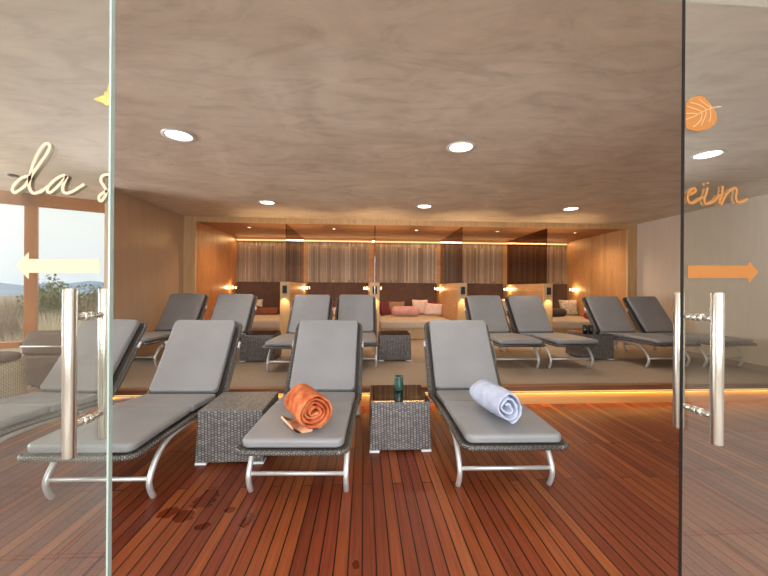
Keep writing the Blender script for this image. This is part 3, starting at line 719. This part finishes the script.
# ------------------------------------------------------------------ outside
tag(MB().box((-90, 6.5, -1.6), (-5, 120, -1.4)).box((-90, -20, -1.6), (-9, 6.5, -1.4)).build('ground', M['ground']), kind='structure')
tag(MB().box((-6000, 120, -32), (200, 5000, -30)).build('sea', M['sea']), kind='structure')
hb = MB(); N = 60; top = []; 
for i in range(N+1):
    x = -4200 + 4300*i/N; top.append((x, 2800+ .0*x, 20+14*math.sin(i*.5)+9*math.sin(i*1.3+1)))
hb.add([p for p in top]+[(x,2700,-31) for x,_,_ in top]+[(x,3300,-31) for x,_,_ in top], [(i,i+1,N+2+i,N+1+i) for i in range(N)]+[(i+1,i,2*(N+1)+i,2*(N+1)+i+1) for i in range(N)])
tag(hb.build('hills', M['hill']), kind='structure')
def tuft(x, y, z0, h, wd, m, label, n=420, leafy=False, seed=1):
    r = random.Random(seed); mb = MB(); st = MB()
    for i in range(n):
        a = r.uniform(0, 2*PI); q = r.random()**.6*wd*.35; b = Vector((math.cos(a)*q*.4, math.sin(a)*q*.4, 0))
        if leafy:
            c = Vector((math.cos(a)*r.random()**.5*wd*.5, math.sin(a)*r.random()**.5*wd*.5, h*(.25+.75*r.random())))
            d0 = Vector((r.gauss(0,1), r.gauss(0,1), r.gauss(0,1))).normalized()*(r.random()**.4)*(1+.25*math.sin(a*3)); c = Vector((d0.x*wd*.5, d0.y*wd*.5, h*.6+d0.z*h*.4)); sz = .03+.04*r.random()
            d1 = Vector((r.uniform(-1,1), r.uniform(-1,1), r.uniform(-1,1))).normalized()*sz; d2 = Vector((r.uniform(-1,1), r.uniform(-1,1), r.uniform(-1,1))).normalized()*sz
            mb.add([c-d1, c+d2, c+d1, c-d2], [(0,1,2,3)])
        else:
            tip = b + Vector((math.cos(a)*q*1.5+r.uniform(-.15,.15), math.sin(a)*q*1.5+r.uniform(-.15,.15), h*r.uniform(.5,1)))
            mid = (b+tip)/2 + Vector((0,0,h*.08)); sd = Vector((r.uniform(-1,1), r.uniform(-1,1), 0)).normalized()*.014
            mb.add([b-sd, b+sd, mid+sd, mid-sd, tip], [(0,1,2,3),(3,2,4)])
    e = empty('shrub' if leafy else 'dry_grass_clump', (x,y,z0)); tag(e, label, 'shrub' if leafy else 'grass clump', None if leafy else 'dry grass clumps outside the window')
    mb.build('foliage' if leafy else 'blades', m, e)
    if leafy:
        for k in range(5):
            a = k*1.3; st.tube([(0,0,0),(math.cos(a)*wd*.12,math.sin(a)*wd*.12,h*.5),(math.cos(a)*wd*.22,math.sin(a)*wd*.22,h*.85)], .025, 6)
        st.build('stem', M['twig'], e)
def out(px, dist):
    u = (px-384)/345; return (u*dist*math.cos(th)+dist*math.sin(th), -u*dist*math.sin(th)+dist*math.cos(th))
G = -1.4
for i, (px, d, h, wd, m) in enumerate([(-8,9.5,2.35,1.3,'twig'),(18,13.5,2.45,1.4,'twig'),(20,8,1.7,1.1,'straw'),(44,10.2,2.0,1.2,'straw'),(64,8.4,2.15,1.0,'straw'),(78,14,2.4,1.4,'twig'),(97,10.6,1.9,1.2,'straw'),(112,17,2.2,1.6,'twig'),(8,17,2.4,1.6,'straw')]):
    x, y = out(px, d); tuft(x, y, G, h, wd, M[m], 'dry pale grass and twigs growing outside the window', 700, False, i+1)
x, y = out(51, 13); tuft(x, y, G, 2.8, 1.6, M['green'], 'green bushy shrub outside the window right of the mullion', 4200, True, 21)
x, y = out(94, 16); tuft(x, y, G, 2.55, 2.2, M['green'], 'low green shrub outside the window behind the door handle', 4200, True, 22)

# ------------------------------------------------------------------ light
def area(name, loc, rot, sx, sy, e, col, spread=None):
    l = bpy.data.lights.new(name, 'AREA'); l.shape = 'RECTANGLE'; l.size = sx; l.size_y = sy; l.energy = e; l.color = col
    if spread: l.spread = spread
    o = bpy.data.objects.new(name, l); C.objects.link(o); o.location = loc; o.rotation_euler = rot; return o
def spot(name, loc, e, col, angle=120, blend=.8, rot=(0,0,0), r=.05):
    l = bpy.data.lights.new(name, 'SPOT'); l.energy = e; l.color = col; l.spot_size = math.radians(angle); l.spot_blend = blend; l.shadow_soft_size = r
    o = bpy.data.objects.new(name, l); C.objects.link(o); o.location = loc; o.rotation_euler = rot; return o
def point(name, loc, e, col, r=.03):
    l = bpy.data.lights.new(name, 'POINT'); l.energy = e; l.color = col; l.shadow_soft_size = r
    o = bpy.data.objects.new(name, l); C.objects.link(o); o.location = loc; return o
for row in DL:
    for x, y in row: spot('downlight_lamp', (x, y, CZ-.02), 62, (1,.86,.7), 150, 1, r=.1)
for a, b in edges: spot('alcove_lamp', ((a+b)/2+.02, 7.35, 2.47), 85, (1,.72,.45), 155, 1, r=.03)
for x, s_, d in sc: point('sconce_lamp', (x+s_*.05, SY-.09, SZ), 4.5, (1,.62,.28), .03)
for x in PX:
    spot('uplight', (x, YN-.06, 1.3), 45, (1,.66,.34), 85, .6, (PI,0,0), .02)
    spot('downlight_post', (x, YN-.045, 1.12), 12, (1,.68,.36), 80, .6, (0,0,0), .02)
area('cove_light', (1.08, YB-.1, 2.44), (math.radians(-35),0,0), 8.5, .04, 34, (1,.6,.25))
area('step_light', (1.0, YS-.012, .142), (math.radians(12),0,0), 9.0, .015, 20, (1,.55,.16))
# added fill lights: two in the unseen hall, one at the far left wall
area('hall_fill', (.3, -3.2, 2.0), (math.radians(106),0,0), 8, 2.0, 560, (.93,.96,1))  # added soft fill behind the camera, tilted up to reach the ceiling
area('hall_ceiling_fill', (.5, .85, 2.95), (0,0,0), 5, .35, 25, (1,.97,.92))  # added lamp without a fixture, lifts the hall mirrored in the door glass
area('side_fill', (-7.9, 2.8, 1.45), (0,math.radians(-97),0), 2.0, 2.6, 480, (.95,.97,1))  # added fill at a solid wall, no window there; brightens the ceiling
# daylight outside the side window
m_ = (W0+W1)/2; nrm = Vector((-WD.y, WD.x)); 
if nrm.dot(Vector((1,-1))) < 0: nrm = -nrm
wl = area('window_daylight', (m_.x - nrm.x*.35, m_.y - nrm.y*.35, 3.3), (0,0,0), 3.6, 1.0, 150, (.9,.95,1))
dirv = Vector((nrm.x, nrm.y, -.9)).normalized(); wl.rotation_euler = dirv.to_track_quat('-Z','Y').to_euler()

wd = bpy.data.worlds.new('sky'); S.world = wd; wd.use_nodes = True; n = wd.node_tree.nodes; l = wd.node_tree.links
bg = n['Background']; tc = n.new('ShaderNodeTexCoord'); sx = n.new('ShaderNodeSeparateXYZ'); rp = n.new('ShaderNodeValToRGB')
l.new(tc.outputs['Generated'], sx.inputs[0]); l.new(sx.outputs['Z'], rp.inputs[0]); l.new(rp.outputs[0], bg.inputs[0])
rp.color_ramp.elements[0].position = 0; rp.color_ramp.elements[0].color = (.8,.86,.93,1)
rp.color_ramp.elements[1].position = .12; rp.color_ramp.elements[1].color = (.93,.935,.94,1)
bg.inputs[1].default_value = 1.3
S.view_settings.view_transform = 'Standard'; S.view_settings.look = 'None'; S.view_settings.gamma = 1; S.view_settings.exposure = 0
S.view_settings.use_curve_mapping = False
S.cycles.max_bounces = 10; S.cycles.transparent_max_bounces = 24; S.cycles.diffuse_bounces = 5; S.cycles.glossy_bounces = 4
S.cycles.sample_clamp_indirect = 4; S.cycles.use_denoising = True
